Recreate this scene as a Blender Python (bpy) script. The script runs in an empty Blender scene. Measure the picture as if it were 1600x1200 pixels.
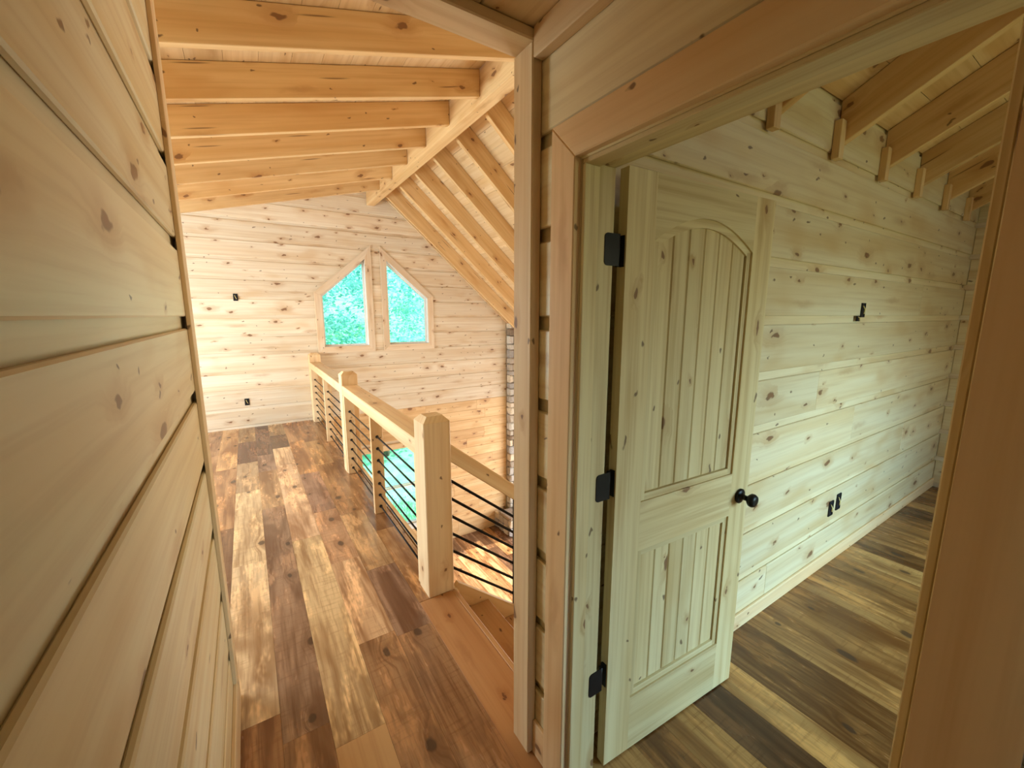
import bpy, bmesh, math, random
from mathutils import Matrix, Vector

R = random.Random(7)
scene = bpy.context.scene
COL = scene.collection

# ------------------------------------------------------------------ camera
cam_d = bpy.data.cameras.new('camera')
cam_d.sensor_width = 36.0
cam_d.lens = 645.0 / 1600.0 * 36.0
cam_d.clip_start = 0.02
cam = bpy.data.objects.new('camera', cam_d)
COL.objects.link(cam)
cam.location = (0, 0, 1.63)
cam.rotation_euler = (math.radians(90 - 9.5055), 0, math.radians(-32.5852))
scene.camera = cam

# ------------------------------------------------------------------ world, sun, daylight, exposure
w = bpy.data.worlds.new('sky')
scene.world = w
w.use_nodes = True
nt = w.node_tree
nt.nodes.clear()
sky = nt.nodes.new('ShaderNodeTexSky')
sky.sky_type = 'NISHITA'
sky.sun_disc = False
sky.sun_elevation = math.radians(48)
sky.sun_rotation = math.radians(90)
bg = nt.nodes.new('ShaderNodeBackground')
bg.inputs['Strength'].default_value = 0.85
wo = nt.nodes.new('ShaderNodeOutputWorld')
nt.links.new(sky.outputs[0], bg.inputs[0])
nt.links.new(bg.outputs[0], wo.inputs[0])


def lamp(name, kind, loc, rot, energy, color=(1, 1, 1), size=None, angle=None, spread=None):
    d = bpy.data.lights.new(name, kind)
    d.energy = energy
    d.color = color
    if kind == 'AREA':
        d.shape = 'RECTANGLE'
        d.size, d.size_y = size
    if spread is not None:
        d.spread = math.radians(spread)
    if angle is not None:
        d.angle = angle
    o = bpy.data.objects.new(name, d)
    COL.objects.link(o)
    o.location = loc
    o.rotation_euler = [math.radians(a) for a in rot]
    return o


# sun from the open side of the house (+x), daylight from unseen loft, bedroom and living room windows, plus an added hall fill
lamp('sun', 'SUN', (20, 0, 20), (0, 60, -8), 13.0, (1.0, 0.95, 0.86), angle=0.01)
lamp('dormer_window_daylight', 'AREA', (-2.93, 4.75, 1.35), (0, -90, 0), 320, (0.80, 0.93, 1.0), (1.35, 3.0))
lamp('bedroom_sky_light', 'AREA', (3.1, -2.12, 1.45), (56, 0, 8), 58, (0.44, 0.77, 1.0), (1.5, 1.1), spread=85)
lamp('bedroom_garden_light', 'AREA', (3.1, -2.10, 1.25), (90, 0, 8), 13, (0.88, 1.0, 0.52), (1.5, 1.1), spread=120)
lamp('living_window_daylight', 'AREA', (5.94, 4.0, -1.45), (0, 90, 0), 270, (0.93, 0.98, 1.0), (2.1, 4.2))
lamp('hall_fill', 'AREA', (0.3, -2.12, 1.5), (90, 0, 0), 0.3, (1.0, 0.90, 0.62), (0.7, 1.1))  # added fill light behind the camera, lifts the near hall; no known window

scene.view_settings.view_transform = 'Standard'
scene.view_settings.look = 'None'
scene.view_settings.exposure = -0.38
scene.view_settings.gamma = 1.0
scene.view_settings.use_curve_mapping = False
scene.cycles.diffuse_bounces = 4
scene.cycles.max_bounces = 8
scene.cycles.adaptive_threshold = 0.03
scene.cycles.sample_clamp_indirect = 8.0


# ------------------------------------------------------------------ materials
class NB:
    def __init__(self, name):
        self.m = bpy.data.materials.new(name)
        self.m.use_nodes = True
        self.t = self.m.node_tree
        self.t.nodes.clear()
        self.out = self.n('ShaderNodeOutputMaterial')

    def n(self, typ, **kw):
        nd = self.t.nodes.new(typ)
        for k, v in kw.items():
            setattr(nd, k, v)
        return nd

    def set(self, sock, v):
        if isinstance(v, bpy.types.NodeSocket):
            self.t.links.new(v, sock)
        elif v is not None:
            sock.default_value = v

    def math(self, op, a, b=None, c=None, clamp=False):
        nd = self.n('ShaderNodeMath', operation=op, use_clamp=clamp)
        self.set(nd.inputs[0], a)
        self.set(nd.inputs[1], b)
        self.set(nd.inputs[2], c)
        return nd.outputs[0]

    def comb(self, x, y, z=0.0):
        nd = self.n('ShaderNodeCombineXYZ')
        self.set(nd.inputs[0], x); self.set(nd.inputs[1], y); self.set(nd.inputs[2], z)
        return nd.outputs[0]

    def noise(self, vec, scale=1.0, detail=3.0, rough=0.55, dist=0.0):
        nd = self.n('ShaderNodeTexNoise')
        self.set(nd.inputs['Vector'], vec)
        nd.inputs['Scale'].default_value = scale
        nd.inputs['Detail'].default_value = detail
        nd.inputs['Roughness'].default_value = rough
        nd.inputs['Distortion'].default_value = dist
        return nd.outputs['Fac']

    def vor(self, vec):
        nd = self.n('ShaderNodeTexVoronoi', voronoi_dimensions='2D', feature='F1')
        self.set(nd.inputs['Vector'], vec)
        nd.inputs['Scale'].default_value = 1.0
        sp = self.n('ShaderNodeSeparateColor')
        self.t.links.new(nd.outputs['Color'], sp.inputs[0])
        return nd.outputs['Distance'], sp.outputs[0], sp.outputs[1]

    def remap(self, v, a, b, lo=0.0, hi=1.0, smooth=True):
        nd = self.n('ShaderNodeMapRange', interpolation_type='SMOOTHSTEP' if smooth else 'LINEAR')
        self.set(nd.inputs[0], v)
        self.set(nd.inputs[1], a); self.set(nd.inputs[2], b)
        self.set(nd.inputs[3], lo); self.set(nd.inputs[4], hi)
        return nd.outputs[0]

    def mix(self, f, a, b, blend='MIX'):
        nd = self.n('ShaderNodeMix', data_type='RGBA', blend_type=blend, clamp_factor=True)
        self.set(nd.inputs[0], f)
        for s, v in ((nd.inputs[6], a), (nd.inputs[7], b)):
            if isinstance(v, tuple):
                v = (*v[:3], 1.0)
            self.set(s, v)
        return nd.outputs[2]

    def bsdf(self, color, rough=0.6, bump=None, bump_strength=0.2, bump_dist=0.002, spec=0.3, metal=0.0):
        b = self.n('ShaderNodeBsdfPrincipled')
        if isinstance(color, tuple):
            color = (*color[:3], 1.0)
        self.set(b.inputs['Base Color'], color)
        self.set(b.inputs['Roughness'], rough)
        b.inputs['Specular IOR Level'].default_value = spec
        b.inputs['Metallic'].default_value = metal
        if bump is not None:
            bp = self.n('ShaderNodeBump')
            bp.inputs['Strength'].default_value = bump_strength
            bp.inputs['Distance'].default_value = bump_dist
            self.set(bp.inputs['Height'], bump)
            self.t.links.new(bp.outputs[0], b.inputs['Normal'])
        self.t.links.new(b.outputs[0], self.out.inputs[0])
        return self.m


def uv(nb, stretch=1.0):
    """u runs along a board (its local x), v across it; each board is shifted at random."""
    tc = nb.n('ShaderNodeTexCoord')
    sp = nb.n('ShaderNodeSeparateXYZ')
    nb.t.links.new(tc.outputs['Object'], sp.inputs[0])
    oi = nb.n('ShaderNodeObjectInfo')
    rnd = oi.outputs['Random']
    u = nb.math('ADD', sp.outputs[0], nb.math('MULTIPLY', rnd, 91.7))
    v = nb.math('ADD', nb.math('ADD', sp.outputs[1], sp.outputs[2]), nb.math('MULTIPLY', rnd, 37.3))
    return u, v, rnd, oi.outputs['Color']


def sc(nb, u, v, a, b, off=0.0):
    return nb.comb(nb.math('MULTIPLY_ADD', u, a, off), nb.math('MULTIPLY_ADD', v, b, off))


def pine(name, light, dark, knots=0.55, size=1.0, checks=0.0, rough=0.55, grain=1.0, spec=0.35, stain=0.5):
    nb = NB(name)
    u, v, rnd, tint = uv(nb)
    # wobble the boards' coordinates so that knots are not perfect ovals
    wob = nb.noise(sc(nb, u, v, 13, 22), 1.0, 2.0)
    uw = nb.math('MULTIPLY_ADD', nb.math('SUBTRACT', wob, 0.5), 0.11, u)
    vw = nb.math('MULTIPLY_ADD', nb.math('SUBTRACT', wob, 0.5), 0.04, v)
    # knots
    d, c1, c2 = nb.vor(sc(nb, uw, vw, 2.7, 5.4))
    on = nb.math('GREATER_THAN', c1, 1.0 - knots)
    rad = nb.math('MULTIPLY_ADD', nb.math('MULTIPLY', c2, c2), 0.085 * size, 0.022 * size)
    knot = nb.math('MULTIPLY', nb.remap(nb.math('DIVIDE', d, rad), 0.75, 1.15, 1.0, 0.0), on)
    halo = nb.math('MULTIPLY', nb.remap(nb.math('DIVIDE', d, rad), 0.6, 4.6, 1.0, 0.0), on)
    ring = nb.math('MULTIPLY', nb.remap(nb.math('DIVIDE', d, rad), 0.2, 0.7, 1.0, 0.0), on)
    # feathered dark tails trailing along the grain from each knot
    dt, t1, t2 = nb.vor(sc(nb, nb.math('MULTIPLY_ADD', wob, 0.08, u), vw, 0.95, 5.4, 11.0))
    tail = nb.math('MULTIPLY', nb.remap(dt, 0.02, 0.17, 1.0, 0.0), nb.math('GREATER_THAN', t1, 0.55))
    # pin knots
    d2, e1, e2 = nb.vor(sc(nb, uw, vw, 6.5, 11.0, 3.1))
    pin = nb.math('MULTIPLY', nb.remap(d2, 0.04, 0.09, 1.0, 0.0), nb.math('GREATER_THAN', e1, 0.85))
    # grain, bent round the knots
    vb = nb.math('MULTIPLY_ADD', halo, 0.035, v)
    g1 = nb.noise(sc(nb, u, vb, 1.1, 38), 1.0, 3.0, 0.6)
    g2 = nb.noise(sc(nb, u, vb, 0.45, 8.5), 1.0, 2.0, 0.5)
    g3 = nb.noise(sc(nb, u, vb, 1.6, 4.0, 5.0), 1.0, 2.0)
    col = nb.mix(nb.remap(g2, 0.32, 0.72), light, dark)
    col = nb.mix(nb.math('MULTIPLY', nb.remap(g1, 0.40, 0.75), 0.36 * grain), col,
                 (dark[0] * 0.72, dark[1] * 0.60, dark[2] * 0.48))
    col = nb.mix(nb.math('MULTIPLY', nb.remap(g3, 0.52, 0.74), stain), col,
                 (dark[0] * 0.85, dark[1] * 0.72, dark[2] * 0.55))
    col = nb.mix(nb.math('MULTIPLY', tail, 0.42), col, (dark[0] * 0.62, dark[1] * 0.45, dark[2] * 0.32))
    col = nb.mix(nb.math('MULTIPLY', halo, 0.45), col, (dark[0] * 0.66, dark[1] * 0.47, dark[2] * 0.32))
    col = nb.mix(nb.math('MULTIPLY', knot, 0.80), col, (0.17, 0.07, 0.028))
    col = nb.mix(nb.math('MULTIPLY', ring, 0.55), col, (0.27, 0.12, 0.05))
    col = nb.mix(nb.math('MULTIPLY', pin, 0.8), col, (0.11, 0.045, 0.02))
    if checks:
        d3, f1, f2 = nb.vor(sc(nb, u, nb.math('MULTIPLY_ADD', g3, 0.02, v), 1.25, 26, 7.7))
        chk = nb.math('MULTIPLY', nb.remap(d3, 0.05, 0.16, 1.0, 0.0), nb.math('GREATER_THAN', f1, 1.0 - checks))
        col = nb.mix(nb.math('MULTIPLY', chk, 0.75), col, (0.16, 0.07, 0.03))
    val = nb.n('ShaderNodeHueSaturation')
    nb.set(val.inputs['Value'], nb.math('MULTIPLY_ADD', rnd, 0.16, 0.92))
    nb.set(val.inputs['Color'], col)
    col = nb.mix(1.0, val.outputs[0], tint, 'MULTIPLY')
    return nb.bsdf(col, rough, None, spec=spec)


def flooring(name):
    nb = NB(name)
    u, v, rnd, tint = uv(nb)
    wob = nb.noise(sc(nb, u, v, 8, 12), 1.0, 2.0)
    vw = nb.math('MULTIPLY_ADD', nb.math('SUBTRACT', wob, 0.5), 0.03, v)
    uw = nb.math('MULTIPLY_ADD', nb.math('SUBTRACT', wob, 0.5), 0.05, u)
    d, c1, c2 = nb.vor(sc(nb, uw, vw, 2.2, 4.0))
    on = nb.math('GREATER_THAN', c1, 0.5)
    rad = nb.math('MULTIPLY_ADD', c2, 0.06, 0.035)
    knot = nb.math('MULTIPLY', nb.remap(nb.math('DIVIDE', d, rad), 0.7, 1.2, 1.0, 0.0), on)
    halo = nb.math('MULTIPLY', nb.remap(nb.math('DIVIDE', d, rad), 0.8, 4.0, 1.0, 0.0), on)
    vb = nb.math('MULTIPLY_ADD', halo, 0.04, v)
    g1 = nb.noise(sc(nb, u, vb, 1.4, 30), 1.0, 4.0, 0.65)
    g2 = nb.noise(sc(nb, u, vb, 0.8, 7), 1.0, 3.0, 0.6, 0.6)
    blotch = nb.noise(sc(nb, u, v, 1.7, 6.0, 3.0), 1.0, 4.0, 0.72)
    cloud = nb.noise(sc(nb, u, v, 1.3, 3.0, 9.0), 1.0, 3.0, 0.6, 0.5)
    saw = nb.noise(sc(nb, u, v, 55, 5.0), 1.0, 3.0, 0.7)
    fine = nb.noise(sc(nb, u, v, 6, 95), 1.0, 2.0, 0.6)
    dk = nb.mix(1.0, tint, (0.40, 0.29, 0.21), 'MULTIPLY')
    lt = nb.mix(1.0, tint, (1.6, 1.5, 1.36), 'MULTIPLY')
    col = nb.mix(nb.remap(g2, 0.40, 0.68), tint, dk)
    col = nb.mix(nb.math('MULTIPLY', nb.remap(blotch, 0.48, 0.66), 0.85), col, lt)
    col = nb.mix(nb.math('MULTIPLY', nb.remap(cloud, 0.52, 0.70), 0.75), col, dk)
    col = nb.mix(nb.math('MULTIPLY', nb.remap(g1, 0.46, 0.70), 0.8), col, dk)
    col = nb.mix(nb.math('MULTIPLY', nb.math('MULTIPLY', nb.remap(saw, 0.50, 0.68), nb.remap(g2, 0.60, 0.42)), 0.36), col, dk)
    col = nb.mix(nb.math('MULTIPLY', nb.remap(fine, 0.5, 0.75), 0.45), col, dk)
    col = nb.mix(nb.math('MULTIPLY', halo, 0.4), col, dk)
    col = nb.mix(nb.math('MULTIPLY', knot, 0.8), col, (0.05, 0.025, 0.014))
    rough = nb.math('MULTIPLY_ADD', blotch, 0.30, 0.10)
    return nb.bsdf(col, rough, None, spec=0.5)


def plain(name, color, rough=0.5, spec=0.4, metal=0.0, var=0.12, scale=12.0, bump=0.0):
    nb = NB(name)
    tc = nb.n('ShaderNodeTexCoord')
    nz = nb.noise(tc.outputs['Object'], scale, 4.0)
    col = nb.mix(nb.remap(nz, 0.3, 0.7), tuple(c * (1 - var) for c in color), tuple(min(1, c * (1 + var)) for c in color))
    return nb.bsdf(col, rough, nz if bump else None, bump, 0.004, spec, metal)


def tinted(name, rough=0.85, scale=14.0, var=0.45, bump=0.5, dist=0.01):
    nb = NB(name)
    tc = nb.n('ShaderNodeTexCoord')
    oi = nb.n('ShaderNodeObjectInfo')
    nz = nb.noise(tc.outputs['Object'], scale, 5.0, 0.65)
    dk = nb.mix(1.0, oi.outputs['Color'], (1 - var, 1 - var, 1 - var), 'MULTIPLY')
    col = nb.mix(nb.remap(nz, 0.3, 0.7), dk, oi.outputs['Color'])
    return nb.bsdf(col, rough, nz, bump, dist, 0.2)


def glass(name):
    nb = NB(name)
    tr = nb.n('ShaderNodeBsdfTransparent')
    tr.inputs[0].default_value = (0.93, 0.985, 0.975, 1)
    gl = nb.n('ShaderNodeBsdfGlossy')
    gl.inputs['Roughness'].default_value = 0.02
    fr = nb.n('ShaderNodeFresnel')
    fr.inputs[0].default_value = 1.3
    mx = nb.n('ShaderNodeMixShader')
    nb.t.links.new(fr.outputs[0], mx.inputs[0])
    nb.t.links.new(tr.outputs[0], mx.inputs[1])
    nb.t.links.new(gl.outputs[0], mx.inputs[2])
    nb.t.links.new(mx.outputs[0], nb.out.inputs[0])
    return nb.m


def leafy(name, a, b):
    nb = NB(name)
    geo = nb.n('ShaderNodeNewGeometry')
    rnd = geo.outputs['Random Per Island']
    col = nb.mix(rnd, a, b)
    df = nb.n('ShaderNodeBsdfDiffuse')
    tl = nb.n('ShaderNodeBsdfTranslucent')
    nb.set(df.inputs[0], col); nb.set(tl.inputs[0], col)
    mx = nb.n('ShaderNodeMixShader')
    mx.inputs[0].default_value = 0.45
    nb.t.links.new(df.outputs[0], mx.inputs[1]); nb.t.links.new(tl.outputs[0], mx.inputs[2])
    nb.t.links.new(mx.outputs[0], nb.out.inputs[0])
    return nb.m


M = {}
M['wall'] = pine('pine_wall_boards', (0.83, 0.73, 0.565), (0.75, 0.595, 0.405), 0.70, 0.95)
M['hall'] = pine('pine_hall_boards', (0.79, 0.685, 0.45), (0.71, 0.55, 0.30), 0.68, 1.0, rough=0.42, spec=0.45, stain=0.6)
M['trim'] = pine('pine_trim', (0.82, 0.635, 0.385), (0.74, 0.49, 0.25), 0.5, 0.85)
M['casing'] = pine('pine_window_casing', (0.82, 0.69, 0.52), (0.74, 0.56, 0.37), 0.5, 0.8)
M['beam'] = pine('pine_beams', (0.79, 0.555, 0.28), (0.68, 0.42, 0.175), 0.45, 0.95, checks=0.12)
M['deck'] = pine('pine_roof_deck', (0.80, 0.61, 0.36), (0.70, 0.49, 0.25), 0.4, 0.9)
M['lower'] = pine('pine_lower_boards', (0.78, 0.55, 0.29), (0.65, 0.40, 0.18), 0.6, 1.35)
M['door'] = pine('pine_door', (0.76, 0.655, 0.385), (0.64, 0.505, 0.255), 0.42, 0.8, grain=1.7)
M['floor'] = flooring('rustic_plank_floor')
M['back'] = pine('pine_backing', (0.62, 0.42, 0.21), (0.52, 0.33, 0.15), 0.2, 0.8)
M['black'] = plain('black_metal', (0.012, 0.011, 0.011), 0.38, 0.5, 0.6)
M['boxblack'] = plain('black_plastic', (0.01, 0.01, 0.012), 0.6, 0.3)
M['wire'] = plain('yellow_cable', (0.75, 0.62, 0.25), 0.5)
M['vinyl'] = plain('white_vinyl', (0.85, 0.84, 0.80), 0.4, 0.4, var=0.04)
M['stone'] = tinted('field_stone')
M['mortar'] = plain('mortar', (0.42, 0.37, 0.30), 0.95, 0.1, bump=0.4, scale=40)
M['glass'] = glass('window_glass')
M['leaf_a'] = leafy('leaves_a', (0.16, 0.56, 0.42), (0.55, 0.92, 0.80))
M['leaf_b'] = leafy('leaves_b', (0.12, 0.50, 0.42), (0.48, 0.90, 0.82))
M['leaf_c'] = leafy('leaves_c', (0.18, 0.60, 0.34), (0.55, 0.92, 0.66))
M['bark'] = plain('bark', (0.16, 0.12, 0.09), 0.9, 0.1, var=0.4, scale=9, bump=0.6)
M['lawn'] = plain('lawn', (0.26, 0.66, 0.38), 0.9, 0.1, var=0.3, scale=3)
M['dark'] = plain('dark_gap', (0.05, 0.03, 0.02), 0.9)


# ------------------------------------------------------------------ builders
AX = {'x': ((1, 0, 0), (0, 1, 0), (0, 0, 1)), 'y': ((0, 1, 0), (0, 0, 1), (1, 0, 0)), 'z': ((0, 0, 1), (1, 0, 0), (0, 1, 0))}
PRE = [Matrix.Identity(4)]
CACHE = {}


def frame(o, U, V, N=None):
    U, V = Vector(U), Vector(V)
    N = U.cross(V) if N is None else Vector(N)
    m = Matrix((U, V, N)).transposed().to_4x4()
    m.translation = Vector(o)
    return m


def link(name, me, mat, parent, mw, color=None):
    o = bpy.data.objects.new(name, me)
    if mat is not None and not me.materials:
        me.materials.append(mat)
    elif mat is not None and me.materials[0] is not mat:
        o.material_slots[0].link = 'OBJECT'
        o.material_slots[0].material = mat
    COL.objects.link(o)
    mw = PRE[0] @ mw
    if parent is not None:
        o.parent = parent
        pm = parent.matrix_basis.copy()
        q = parent.parent
        while q is not None:
            pm = q.matrix_basis @ pm
            q = q.parent
        o.matrix_basis = pm.inverted() @ mw
    else:
        o.matrix_basis = mw
    if color:
        o.color = (*color, 1)
    return o


def box_mesh(L, W, T, bev):
    key = (round(L, 4), round(W, 4), round(T, 4), round(bev, 4))
    if key in CACHE:
        return CACHE[key]
    bm = bmesh.new()
    bmesh.ops.create_cube(bm, size=1.0, matrix=Matrix.Diagonal((L, W, T, 1)))
    if bev > 0:
        bmesh.ops.bevel(bm, geom=list(bm.edges), offset=min(bev, 0.3 * min(L, W, T)), segments=1, affect='EDGES')
    me = bpy.data.meshes.new('board_mesh')
    bm.to_mesh(me); bm.free()
    CACHE[key] = me
    return me


def B(name, lo, hi, mat, axis='x', parent=None, bev=0.002, color=None):
    """an axis-aligned beam or board between two corners, grain along axis"""
    U, V, N = AX[axis]
    d = Vector([hi[i] - lo[i] for i in range(3)])
    c = Vector([(hi[i] + lo[i]) / 2 for i in range(3)])
    L, W, T = (abs(Vector(a).dot(d)) for a in (U, V, N))
    key = (round(L, 4), round(W, 4), round(T, 4), round(bev, 4), mat)
    if key not in CACHE:
        me = box_mesh(L, W, T, bev).copy()
        me.materials.clear(); me.materials.append(M[mat])
        CACHE[key] = me
    return link(name, CACHE[key], None, parent, frame(c, U, V), color)


def prism_mesh(poly, t, bev=0.0):
    bm = bmesh.new()
    vs = [bm.verts.new((p[0], p[1], 0)) for p in poly]
    vt = [bm.verts.new((p[0], p[1], t)) for p in poly]
    n = len(poly)
    area = sum(poly[i][0] * poly[(i + 1) % n][1] - poly[(i + 1) % n][0] * poly[i][1] for i in range(n))
    if area < 0:
        vs.reverse(); vt.reverse()
    bm.faces.new(list(reversed(vs)))
    top = bm.faces.new(vt)
    for i in range(n):
        bm.faces.new((vs[i], vs[(i + 1) % n], vt[(i + 1) % n], vt[i]))
    if bev:
        bmesh.ops.bevel(bm, geom=list(top.edges), offset=bev, segments=1, affect='EDGES')
    bmesh.ops.recalc_face_normals(bm, faces=bm.faces)
    me = bpy.data.meshes.new('board_mesh')
    bm.to_mesh(me); bm.free()
    return me


def P(name, poly, t, origin, U, V, mat, parent=None, bev=0.0, color=None):
    """a flat board of any outline: poly in (U,V) metres from origin, thickness t along U x V"""
    cx = sum(p[0] for p in poly) / len(poly)
    cy = sum(p[1] for p in poly) / len(poly)
    me = prism_mesh([(p[0] - cx, p[1] - cy) for p in poly], t, bev)
    me.materials.append(M[mat])
    o = Vector(origin) + Vector(U) * cx + Vector(V) * cy
    return link(name, me, None, parent, frame(o, U, V), color)


def boxes(name, blist, mat, parent=None, axis='x'):
    """several boxes as one mesh (a wall with openings, a slab with an L plan)"""
    bm = bmesh.new()
    for lo, hi in blist:
        mm = Matrix.Translation([(lo[i] + hi[i]) / 2 for i in range(3)]) @ Matrix.Diagonal([abs(hi[i] - lo[i]) for i in range(3)] + [1])
        bmesh.ops.create_cube(bm, size=1.0, matrix=mm)
    U, V, N = AX[axis]
    fm = frame((0, 0, 0), U, V)
    bm.transform(fm.inverted())
    me = bpy.data.meshes.new(name)
    bm.to_mesh(me); bm.free()
    me.materials.append(M[mat])
    return link(name, me, None, parent, fm)


def tube(name, pts, r, mat, parent=None, seg=8):
    """a round bar through points, in world coordinates"""
    bm = bmesh.new()
    rings = []
    pts = [Vector(p) for p in pts]
    for i, p in enumerate(pts):
        d = (pts[min(i + 1, len(pts) - 1)] - pts[max(i - 1, 0)]).normalized()
        a = d.cross(Vector((0, 0, 1)) if abs(d.z) < 0.9 else Vector((1, 0, 0))).normalized()
        b = d.cross(a)
        rings.append([bm.verts.new(p + a * math.cos(2 * math.pi * k / seg) * r + b * math.sin(2 * math.pi * k / seg) * r) for k in range(seg)])
    for q, s in zip(rings, rings[1:]):
        for k in range(seg):
            bm.faces.new((q[k], q[(k + 1) % seg], s[(k + 1) % seg], s[k]))
    bm.faces.new(rings[0]); bm.faces.new(rings[-1])
    bmesh.ops.recalc_face_normals(bm, faces=bm.faces)
    for f in bm.faces:
        f.smooth = len(f.verts) == 4
    c = sum(pts, Vector()) / len(pts)
    bmesh.ops.translate(bm, verts=bm.verts, vec=-c)
    me = bpy.data.meshes.new(name)
    bm.to_mesh(me); bm.free()
    me.materials.append(M[mat])
    return link(name, me, None, parent, Matrix.Translation(c))


def lathe(name, prof, origin, axis, mat, parent=None, seg=24):
    """profile (radius, distance along axis) turned about axis"""
    bm = bmesh.new()
    ax = Vector(axis).normalized()
    a = ax.cross(Vector((0, 0, 1)) if abs(ax.z) < 0.9 else Vector((1, 0, 0))).normalized()
    b = ax.cross(a)
    rings = [[bm.verts.new(ax * h + (a * math.cos(2 * math.pi * k / seg) + b * math.sin(2 * math.pi * k / seg)) * r) for k in range(seg)] for r, h in prof]
    for q, s in zip(rings, rings[1:]):
        for k in range(seg):
            f = bm.faces.new((q[k], q[(k + 1) % seg], s[(k + 1) % seg], s[k]))
            f.smooth = True
    bm.faces.new(rings[0]); bm.faces.new(rings[-1])
    bmesh.ops.recalc_face_normals(bm, faces=bm.faces)
    me = bpy.data.meshes.new(name)
    bm.to_mesh(me); bm.free()
    me.materials.append(M[mat])
    return link(name, me, None, parent, Matrix.Translation(Vector(origin)))


def empty(name, loc, rz=0.0):
    o = bpy.data.objects.new(name, None)
    COL.objects.link(o)
    o.empty_display_size = 0.1
    o.matrix_basis = Matrix.Translation(Vector(loc)) @ Matrix.Rotation(rz, 4, 'Z')
    return o


def tag(o, label=None, cat=None, group=None, kind=None):
    if label: o['label'] = label
    if cat: o['category'] = cat
    if group: o['group'] = group
    if kind: o['kind'] = kind
    return o


def struct(o, label, cat=None):
    return tag(o, label, cat, kind='structure')


# ------------------------------------------------------------------ dimensions (metres)
PITCH, CH0, CHW = 0.2645, 0.017, 0.042        # board courses: height, first channel, channel width
XL = -0.173                                   # face of the boards on the left hall wall
XD = 0.785                                    # face of the boards on the bedroom-door wall
TF = 0.750                                    # face of the trim on that wall
YE = 1.165                                    # end of that wall
YG = 7.02                                     # face of the gable wall
YB = 1.00                                     # face of the far bedroom wall
XB = 5.45                                     # end wall of the bedroom
ZC = 2.425                                    # flat hall ceiling
ZF = -2.75                                    # living room floor
RX = 1.83                                     # ridge


def left_bottom(x): return 3.378 + 0.26 * (x - 1.77)      # underside of left rafters
def left_deck(x): return left_bottom(x) + 0.205
def right_bottom(x): return 3.37 - 0.87 * (x - 1.95)
def right_deck(x): return right_bottom(x) + 0.27


def courses(z0, z1):
    k = int((z0 - CH0) / PITCH) - 1
    out = []
    while CH0 + k * PITCH < z1:
        a, b = CH0 + k * PITCH + CHW / 2, CH0 + (k + 1) * PITCH - CHW / 2
        a, b = max(a, z0), min(b, z1)
        if b - a > 0.015:
            out.append((a, b))
        k += 1
    return out


# ------------------------------------------------------------------ upper floor
FL = boxes('floor', [((-3.1, 1.97, -0.27), (0.885, YG, -0.02)), ((-0.33, -2.3, -0.27), (0.885, 1.97, -0.02)),
                     ((0.885, -2.3, -0.27), (XB + 0.1, YB, -0.02)), ((0.885, YB, -0.27), (0.905, 2.085, -0.02))], 'back')
struct(FL, 'rustic brown mixed-tone plank floor of the upper hall', 'floor')
TONES = [(r * 1.35, g * 1.25, b * 1.1) for r, g, b in [(0.30, 0.175, 0.09), (0.42, 0.27, 0.15), (0.20, 0.115, 0.065), (0.52, 0.36, 0.205), (0.25, 0.165, 0.11),
         (0.36, 0.21, 0.105), (0.15, 0.088, 0.055), (0.46, 0.29, 0.145)]]


def plank_row(parent, x0, x1, y0, y1, z1, fixed=None, lmin=0.8, lmax=1.9, tones=TONES):
    y = y0
    first = True
    while y < y1 - 0.02:
        L = R.uniform(0.3, lmax) if first else R.uniform(lmin, lmax)
        first = False
        e = min(y + L, y1)
        if y1 - e < 0.3: e = y1
        B('plank', (x0 + 0.0004, y + 0.0004, z1 - 0.02), (x1 - 0.0004, e - 0.0004, z1 - R.uniform(0, 0.0005)), 'floor', 'y', parent, 0.0, R.choice(tones))
        y = e


T_ = dict(d=(0.15, 0.088, 0.055), m=(0.30, 0.175, 0.09), l=(0.58, 0.43, 0.28), o=(0.42, 0.25, 0.12), g=(0.26, 0.18, 0.125), p=(0.66, 0.40, 0.19), h=(0.40, 0.27, 0.16))
T_ = {k: (r * 1.3, g * 1.22, b * 1.08) for k, (r, g, b) in T_.items()}
hall = [  # plank rows the photo shows plainly: x0, x1, then (y end, tone)
    (-0.215, -0.022, [(1.75, 'm'), (3.05, 'l'), (4.4, 'l'), (5.3, 'h'), (6.2, 'd'), (YG, 'h')]),
    (-0.022, 0.145, [(1.6, 'm'), (3.9, 'g'), (4.9, 'h'), (5.5, 'g'), (YG, 'd')]),
    (0.145, 0.335, [(0.4, 'm'), (1.475, 'p'), (3.2, 'l'), (5.0, 'l'), (5.7, 'l'), (6.35, 'd'), (YG, 'h')]),
    (0.335, 0.515, [(1.95, 'm'), (2.75, 'l'), (3.6, 'h'), (4.6, 'g'), (5.9, 'o'), (YG, 'o')]),
    (0.515, 0.700, [(1.9, 'm'), (2.55, 'g'), (3.45, 'h'), (4.8, 'm'), (5.8, 'o'), (YG, 'm')]),
]
for x0, x1, segs in hall:
    y = -2.3
    for ye, t in segs:
        y0 = y
        if ye - y > 2.6:
            B('plank', (x0 + 0.0004, y + 0.0004, -0.02), (x1 - 0.0004, (y + ye) / 2 - 0.0004, 0), 'floor', 'y', FL, 0.0, R.choice(TONES))
            y0 = (y + ye) / 2
        c = tuple(k * R.uniform(0.93, 1.07) for k in T_[t])
        B('plank', (x0 + 0.0004, y0 + 0.0004, -0.02), (x1 - 0.0004, ye - 0.0004, -R.uniform(0, 0.0005)), 'lower' if t == 'p' else 'floor', 'y', FL, 0.0, (0.78, 0.66, 0.54) if t == 'p' else c)
        y = ye
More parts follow.
